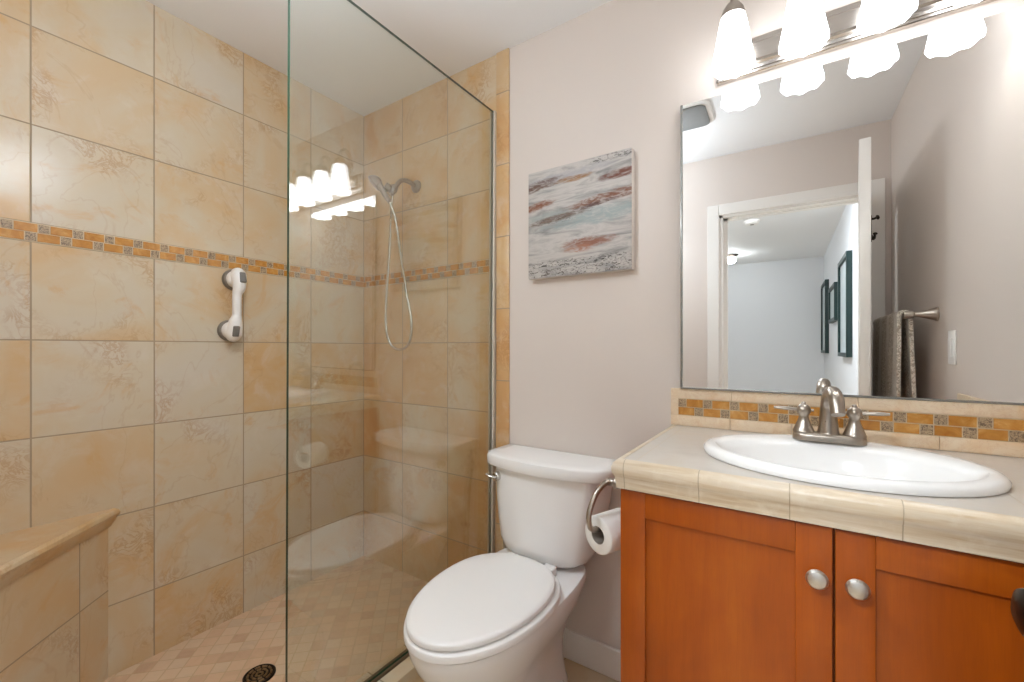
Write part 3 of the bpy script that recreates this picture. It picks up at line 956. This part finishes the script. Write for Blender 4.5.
bmesh.ops.remove_doubles(b, verts=b.verts[:], dist=1e-6)
obj('basin', b, 'porcelain', t, angle=60)
b = new(); lathe(b, (SX, SY + bo, 0.790), (0, 0, 1), [(0, 0.02), (0.010, 0.0215), (0.0125, 0.021), (0.012, 0.017), (0.014, 0.012), (0.015, 0)]); obj('drain', b, 'nickel', t)

# faucet
FX, FY, FZ = 0.064, 1.352, 0.9490
t = thing('faucet', 'brushed nickel two-handle faucet standing at the back of the oval sink', 'faucet', (FX, FY, FZ))
def pill(hl, r_, z, n=12):
    pts = []
    for i in range(n + 1):
        a = -PI / 2 + PI * i / n
        pts.append((FX + hl + r_ * math.cos(a), FY + r_ * math.sin(a), z))
    for i in range(n + 1):
        a = PI / 2 + PI * i / n
        pts.append((FX - hl + r_ * math.cos(a), FY + r_ * math.sin(a), z))
    return pts
b = new(); loft(b, [pill(0.050, 0.0265, FZ), pill(0.050, 0.0265, FZ + 0.012), pill(0.050, 0.0245, FZ + 0.017), pill(0.050, 0.021, FZ + 0.019)]); obj('base', b, 'nickel', t, angle=50)
b = new()
tube(b, [(FX, FY + 0.004, FZ + 0.017), (FX, FY + 0.004, FZ + 0.055), (FX, FY + 0.002, FZ + 0.090), (FX + 0.002, FY - 0.014, FZ + 0.116), (FX + 0.006, FY - 0.044, FZ + 0.127), (FX + 0.011, FY - 0.078, FZ + 0.114), (FX + 0.014, FY - 0.098, FZ + 0.080)],
     [0.0235, 0.0190, 0.0168, 0.0162, 0.0160, 0.0158, 0.0140], 20)
lathe(b, (FX, FY + 0.004, FZ + 0.016), (0, 0, 1), [(0, 0.024), (0.004, 0.024), (0.008, 0.0215), (0.02, 0.019)])
tube(b, [(FX, FY + 0.022, FZ + 0.016), (FX, FY + 0.022, FZ + 0.075)], 0.0025, 8, smooth=0)
lathe(b, (FX, FY + 0.022, FZ + 0.072), (0, 0, 1), [(0, 0.003), (0.003, 0.0055), (0.009, 0.006), (0.012, 0.003), (0.0125, 0)], 12)
obj('spout', b, 'nickel', t, angle=50)
for s in (-1, 1):
    hx = FX + s * 0.052
    b = new()
    lathe(b, (hx, FY, FZ + 0.017), (0, 0, 1), [(0, 0.024), (0.004, 0.0245), (0.007, 0.0225), (0.016, 0.019), (0.030, 0.0135), (0.040, 0.0105), (0.045, 0.011), (0.050, 0.0145), (0.058, 0.0165), (0.066, 0.0145),
                                             (0.071, 0.009), (0.0735, 0.0055), (0.077, 0.0055), (0.079, 0.003), (0.0795, 0)], 24)
    hd_ = obj('handle', b, 'nickel', t, angle=60)
    b = new()
    tube(b, [(hx - s * 0.022, FY, FZ + 0.075), (hx + s * 0.015, FY, FZ + 0.0755), (hx + s * 0.035, FY - 0.002, FZ + 0.077), (hx + s * 0.066, FY - 0.004, FZ + 0.078)], [0.004, 0.0052, 0.0058, 0.0068, 0.0045], 12, flat=0.8)
    obj('lever', b, 'nickel', hd_)

# ------------------------------------------------------------------ mirror (its left edge stands slightly off the wall)
mw = XR - 0.004 + 0.320
mi_ = thing('mirror', 'large frameless wall mirror above the backsplash', 'mirror', (XR - 0.004, YB - 0.004, SZ1 + 0.006))
b = new()
O_ = ORG[mi_]
box(b, O_.x - mw + 0.007, O_.x, O_.y - 0.005, O_.y, O_.z, 1.975)
for f in b.faces:
    f.material_index = 0 if f.calc_center_median().y < O_.y - 0.0045 else 1
obj('mirror_glass', b, ['mirror', 'mirror_edge'], mi_, smooth=False)
b = new(); box(b, O_.x - mw, O_.x - mw + 0.007, O_.y - 0.007, O_.y, O_.z, 1.977, bevel=0.001); obj('edge_strip', b, 'mirror_edge', mi_)
b = new(); box(b, O_.x - mw, O_.x, O_.y - 0.007, O_.y, O_.z - 0.006, O_.z, bevel=0.001); obj('bottom_channel', b, 'mirror_edge', mi_)
mi_.rotation_euler = (0, 0, math.radians(0.62))

# ------------------------------------------------------------------ vanity light
PX0, PX1, PZ0, PZ1 = -0.212, 0.412, 2.012, 2.118
t = thing('vanity_light', 'four-lamp brushed nickel vanity light with glowing white shades above the mirror', 'wall light', (0.1, YB, 2.065))
b = new()
prof = [(0.0, 0.0), (0.014, 0.0), (0.016, 0.003), (0.016, 0.009), (0.020, 0.011), (0.022, 0.016), (0.022, 0.020), (0.026, 0.026), (0.034, 0.030)]
rings = []
for y_, q in [(0.0, 0.0)] + prof[1:]:
    rings.append([(PX0 + q, YB - y_, PZ0 + q), (PX1 - q, YB - y_, PZ0 + q), (PX1 - q, YB - y_, PZ1 - q), (PX0 + q, YB - y_, PZ1 - q)])
loft(b, rings)
obj('backplate', b, 'nickel_bar', t, angle=20)
LY = 1.372
SHADE_UP = 0.008
for i in range(4):
    lx_ = -0.155 + 0.1665 * i
    b = new()
    lathe(b, (lx_, YB - 0.032, 2.072), (0, -1, 0), [(0, 0.022), (0.004, 0.022), (0.008, 0.016), (0.012, 0.009)], 20)
    tube(b, [(lx_, YB - 0.034, 2.072), (lx_, YB - 0.048, 2.085), (lx_, YB - 0.052, 2.14), (lx_, YB - 0.062, 2.195), (lx_, YB - 0.088, 2.222), (lx_, LY + 0.004, 2.208), (lx_, LY, 2.168)], 0.0075, 10)
    obj('arm', b, 'nickel', t)
    b = new(); lathe(b, (lx_, LY, 2.170), (0, 0, -1), [(0, 0.008), (0.004, 0.018), (0.018, 0.027), (0.036, 0.033), (0.040, 0.033), (0.040, 0.0)], 24); obj('collar', b, 'nickel', t)
    b = new()
    rings = []
    n_ = 48
    outer = [(2.130, 0.0290), (2.122, 0.0315), (2.10, 0.0365), (2.07, 0.0415), (2.04, 0.0460), (2.01, 0.0515), (1.985, 0.0560)]
    innr = [(z + 0.0, r_ - 0.003) for z, r_ in reversed(outer)]
    for z, r_ in outer + innr:
        fl = max(0.0, (2.10 - z) / 0.115)
        ring = []
        for k in range(n_):
            a = 2 * PI * k / n_ + 0.2
            lobe = abs(math.cos(4 * a))
            ring.append((lx_ + r_ * (1 + 0.03 * fl * (1 - lobe)) * math.cos(a), LY + r_ * (1 + 0.03 * fl * (1 - lobe)) * math.sin(a), z - 0.007 * fl * lobe ** 2 + SHADE_UP))
        rings.append(ring)
    loft(b, rings, cap0=False, cap1=True)
    o_ = obj('lamp_shade', b, 'lamp_glass', t); o_['label'] = 'glowing frosted white glass shade'

# ------------------------------------------------------------------ painting
pw, ph, pd = 0.416, 0.419, 0.036
PO = Vector((-0.892, YB - pd, 1.457))
b = new()
box(b, PO.x, PO.x + pw, YB - pd, YB - 0.001, PO.z, PO.z + ph, bevel=0.003)
for f in b.faces:
    c = f.calc_center_median()
    f.material_index = 0 if c.y < YB - pd + 0.003 else 1
pt = tag(obj('painting', b, ['painting', 'canvas_edge'], org=PO), 'square abstract canvas in white, grey and rust streaks above the toilet', 'painting')

# ------------------------------------------------------------------ toilet paper
t = thing('toilet_paper_holder', 'curved brushed nickel paper holder on the side of the wooden vanity', 'paper holder', (VX0, 1.075, 0.835))
b = new()
lathe(b, (VX0, 1.075, 0.835), (-1, 0, 0), [(0, 0.020), (0.005, 0.020), (0.009, 0.012), (0.04, 0.0105), (0.046, 0.014), (0.054, 0.014), (0.058, 0.010), (0.074, 0.010), (0.078, 0.0)], 20)
obj('mount', b, 'nickel', t)
RX, RY, RZ = -0.425, 1.030, 0.712         # centre of the near end of the roll
RA = math.radians(22)
RD = Vector((math.sin(RA), math.cos(RA), 0))
RC = Vector((RX, RY, RZ))
b = new()
pp = [RC + RD * q + Vector((0, 0, dz)) for q, dz in ((-0.018, 0.016), (0.012, 0.008), (0.05, 0.008), (0.108, 0.008), (0.118, 0.014), (0.120, 0.030))]
tube(b, [(-0.404, 1.075, 0.835), (-0.416, 1.054, 0.834), (-0.428, 1.026, 0.812), (-0.436, 1.004, 0.772), tuple(RC + RD * -0.026 + Vector((-0.002, 0, 0.028)))] + [tuple(p) for p in pp], 0.0072, 12)
obj('arm', b, 'nickel', t)
t = thing('toilet_paper_roll', 'white toilet paper roll on the curved holder beside the vanity', 'toilet paper', RC)
b = new()
n_ = 40
rc_, ro = 0.0225, 0.048
RS = Vector((math.cos(RA), -math.sin(RA), 0))
def circ(r_, q):
    return [RC + RD * q + RS * (r_ * math.cos(2 * PI * i / n_)) + Vector((0, 0, -0.004 + r_ * math.sin(2 * PI * i / n_))) for i in range(n_)]
W_ = 0.10
loft(b, [circ(rc_, 0), circ(ro - 0.003, 0), circ(ro, 0.003), circ(ro, W_ - 0.003), circ(ro - 0.003, W_), circ(rc_, W_), circ(rc_, 0)], cap0=False, cap1=False)
bmesh.ops.remove_doubles(b, verts=b.verts[:], dist=1e-6)
obj('paper', b, 'paper', t, angle=50)
b = new()
loft(b, [circ(rc_ - 0.0002, 0.001), circ(rc_ - 0.0002, W_ - 0.001), circ(rc_ - 0.0014, W_ - 0.001), circ(rc_ - 0.0014, 0.001), circ(rc_ - 0.0002, 0.001)], cap0=False, cap1=False)
bmesh.ops.remove_doubles(b, verts=b.verts[:], dist=1e-6)
o_ = obj('core', b, 'cardboard', t); o_['label'] = 'grey cardboard core'

# ------------------------------------------------------------------ things seen in the mirror
# towel bar with towel, right wall
TBZ, TBX = 1.315, XR - 0.085
t = thing('towel_bar', 'brushed nickel towel bar on the right wall, seen in the mirror', 'towel bar', (XR, 0.42, TBZ))
for y_ in (0.70, 0.04):
    b = new(); lathe(b, (XR, y_, TBZ), (-1, 0, 0), [(0, 0.027), (0.006, 0.027), (0.010, 0.024), (0.030, 0.017), (0.055, 0.0105), (0.066, 0.010), (0.070, 0.015), (0.085, 0.0165), (0.098, 0.014), (0.103, 0.0)], 24); obj('post', b, 'nickel', t)
b = new(); tube(b, [(TBX, 0.70, TBZ), (TBX, 0.04, TBZ)], 0.008, 14, smooth=0); obj('rod', b, 'nickel', t)
b = new()
ys = [0.10 + 0.55 * i / 40 for i in range(41)]
def towel_ring(y, off):
    wv = 0.004 * math.sin(y * 55) + 0.003 * math.sin(y * 23 + 1)
    r_ = 0.0105 + off
    xs = []
    zf, zb = TBZ - 0.52, TBZ - 0.46
    for k in range(13):
        z = zf + (TBZ - zf) * k / 12
        fall = 1 - (z - zf) / (TBZ - zf)
        xs.append((TBX - r_ - wv * fall - 0.008 * fall, y, z))
    for k in range(1, 8):
        a = PI - PI * k / 8
        xs.append((TBX + r_ * math.cos(a), y, TBZ + r_ * math.sin(a)))
    for k in range(13):
        z = TBZ - (TBZ - zb) * k / 12
        fall = (TBZ - z) / (TBZ - zb)
        xs.append((TBX + r_ + 0.018 * fall + wv * fall * 0.6, y, z))
    return xs
rings = []
for y in ys:
    o1, i1 = towel_ring(y, 0.013), towel_ring(y, 0.0)
    rings.append(o1 + list(reversed(i1)))
loft(b, rings)
tag(obj('towel', b, 'towel', org=(TBX, 0.46, TBZ - 0.5), angle=60), 'beige patterned towel folded over the bar, seen in the mirror', 'towel')

# light switch
t = thing('light_switch', 'white rocker light switch on the right wall, seen in the mirror', 'light switch', (XR, 0.88, 1.187))
b = new(); box(b, XR - 0.006, XR, 0.845, 0.915, 1.128, 1.246, bevel=0.003); obj('plate', b, 'white_plastic', t)
b = new(); box(b, XR - 0.011, XR - 0.005, 0.864, 0.896, 1.154, 1.220, bevel=0.002); obj('rocker', b, 'white_plastic', t)

# double hook on the back of the door
b = new()
hx0 = door_len - 0.05
def hookpts():
    box(b, hx0 - 0.010, hx0 + 0.010, -0.0035, 0.0, 1.62, 1.725, bevel=0.001)
    tube(b, [(hx0, -0.002, 1.712), (hx0, -0.010, 1.712), (hx0, -0.016, 1.714)], 0.0045, 10)
    lathe(b, (hx0, -0.016, 1.714), (0, -1, 0.3), [(0, 0.004), (0.002, 0.009), (0.007, 0.010), (0.011, 0.006), (0.012, 0)], 14)
    tube(b, [(hx0, -0.002, 1.645), (hx0, -0.006, 1.630), (hx0, -0.011, 1.632), (hx0, -0.013, 1.648)], 0.0045, 10)
    lathe(b, (hx0, -0.013, 1.646), (0, -0.2, 1), [(0, 0.004), (0.002, 0.0075), (0.006, 0.008), (0.009, 0.005), (0.010, 0)], 14)
hookpts()
bmesh.ops.transform(b, matrix=door_mat, verts=b.verts[:])
tag(obj('coat_hook', b, 'bronze', org=door_mat @ Vector((hx0, 0, 1.67))), 'dark bronze double coat hook on the back of the open door', 'hook')

# exhaust fan
t = thing('exhaust_fan', 'grey rounded exhaust fan grille on the ceiling, seen at mirror top left', 'exhaust fan', (-0.50, 0.48, H))
def rrect(cx, cy_, hx, hy, r_, z, n=6):
    pts = []
    for (sx, sy, a0) in ((1, 1, 0), (-1, 1, PI / 2), (-1, -1, PI), (1, -1, 3 * PI / 2)):
        for i in range(n + 1):
            a = a0 + PI / 2 * i / n
            pts.append((cx + sx * (hx - r_) + r_ * math.cos(a), cy_ + sy * (hy - r_) + r_ * math.sin(a), z))
    return pts
fx, fy = -0.490, 0.485
b = new(); loft(b, [rrect(fx, fy, 0.135, 0.135, 0.05, H), rrect(fx, fy, 0.135, 0.135, 0.05, H - 0.010), rrect(fx, fy, 0.125, 0.125, 0.045, H - 0.016)]); obj('housing', b, 'white_plastic', t)
b = new(); loft(b, [rrect(fx, fy, 0.115, 0.115, 0.04, H - 0.015), rrect(fx, fy, 0.115, 0.115, 0.04, H - 0.024), rrect(fx, fy, 0.105, 0.105, 0.035, H - 0.028)]); o_ = obj('grille', b, 'grey_grille', t); o_['label'] = 'grey grille cover'

# added fill lamp near the shower entry, out of view, brightens the shower
t = thing('bathroom_ceiling_light', 'white globe pendant lamp near the shower entry, above the frame', 'ceiling light', (-0.90, 0.36, H))
b = new(); lathe(b, (-0.90, 0.36, H), (0, 0, -1), [(0, 0.07), (0.018, 0.07), (0.024, 0.06), (0.026, 0.012), (0.40, 0.012), (0.402, 0.0)], 32); obj('canopy', b, 'white_plastic', t)
b = new(); lathe(b, (-0.90, 0.36, H - 0.385), (0, 0, -1), [(0, 0.0), (0.004, 0.06), (0.016, 0.11), (0.045, 0.135), (0.075, 0.11), (0.10, 0.06), (0.108, 0.0)], 40); obj('globe', b, 'bath_glow', t)

# hall pictures
def hall_picture(y0, y1, z0, z1, label):
    cyy = (y0 + y1) / 2
    t_ = thing('picture_frame', label, 'picture', (HX1, cyy, z0), 'pictures on the hall wall')
    fw, dp = 0.035, 0.04
    bm = new()
    box(bm, HX1 - dp, HX1, y0, y0 + fw, z0, z1)
    box(bm, HX1 - dp, HX1, y1 - fw, y1, z0, z1)
    box(bm, HX1 - dp, HX1, y0 + fw, y1 - fw, z0, z0 + fw)
    box(bm, HX1 - dp, HX1, y0 + fw, y1 - fw, z1 - fw, z1)
    obj('frame', bm, 'frame_green', t_, smooth=False)
    bm = new(); box(bm, HX1 - 0.022, HX1 - 0.002, y0 + fw, y1 - fw, z0 + fw, z1 - fw); obj('print', bm, 'art_print', t_, smooth=False)
hall_picture(-2.02, -1.36, 1.11, 1.96, 'tall dark green framed picture nearest the doorway, seen in the mirror')
hall_picture(-3.05, -2.35, 1.46, 1.84, 'small dark green framed picture between two taller ones, seen in the mirror')
hall_picture(-4.22, -3.50, 1.12, 2.02, 'tall dark green framed picture at the far end, seen in the mirror')

# hall ceiling fittings
t = thing('smoke_detector', 'round white smoke detector on the hall ceiling, seen in the mirror', 'smoke detector', (-0.306, -1.90, H))
b = new(); lathe(b, (-0.306, -1.90, H), (0, 0, -1), [(0, 0.072), (0.010, 0.072), (0.012, 0.066), (0.028, 0.060), (0.034, 0.048), (0.035, 0)], 32); obj('body', b, 'white_plastic', t)
b = new(); lathe(b, (-0.306, -1.90, H - 0.034), (0, 0, -1), [(0, 0.018), (0.004, 0.018), (0.005, 0)], 20); obj('test_button', b, 'grey_plastic', t)
t = thing('hall_ceiling_light', 'small lit ceiling lamp at the far end of the hall, seen in the mirror', 'ceiling light', (-0.645, -3.5, H))
b = new(); lathe(b, (-0.645, -3.5, H), (0, 0, -1), [(0, 0.09), (0.012, 0.09), (0.03, 0.06), (0.04, 0.05)], 32); obj('canopy', b, 'bronze', t)
b = new(); lathe(b, (-0.645, -3.5, H - 0.038), (0, 0, -1), [(0, 0.05), (0.02, 0.062), (0.05, 0.06), (0.075, 0.04), (0.085, 0.0)], 32); obj('globe', b, 'hall_glow_far', t)
t = thing('ceiling_light', 'flush white ceiling lamp in the hall just outside the doorway', 'ceiling light', (-0.45, -0.95, H))  # added unseen lamp, sends more light in through the doorway
b = new(); lathe(b, (-0.45, -0.95, H), (0, 0, -1), [(0, 0.20), (0.02, 0.20), (0.022, 0.19)], 40); obj('rim', b, 'white_plastic', t)
b = new(); lathe(b, (-0.45, -0.95, H - 0.02), (0, 0, -1), [(0, 0.185), (0.02, 0.175), (0.035, 0.13), (0.042, 0.0)], 40); obj('diffuser', b, 'hall_glow', t)
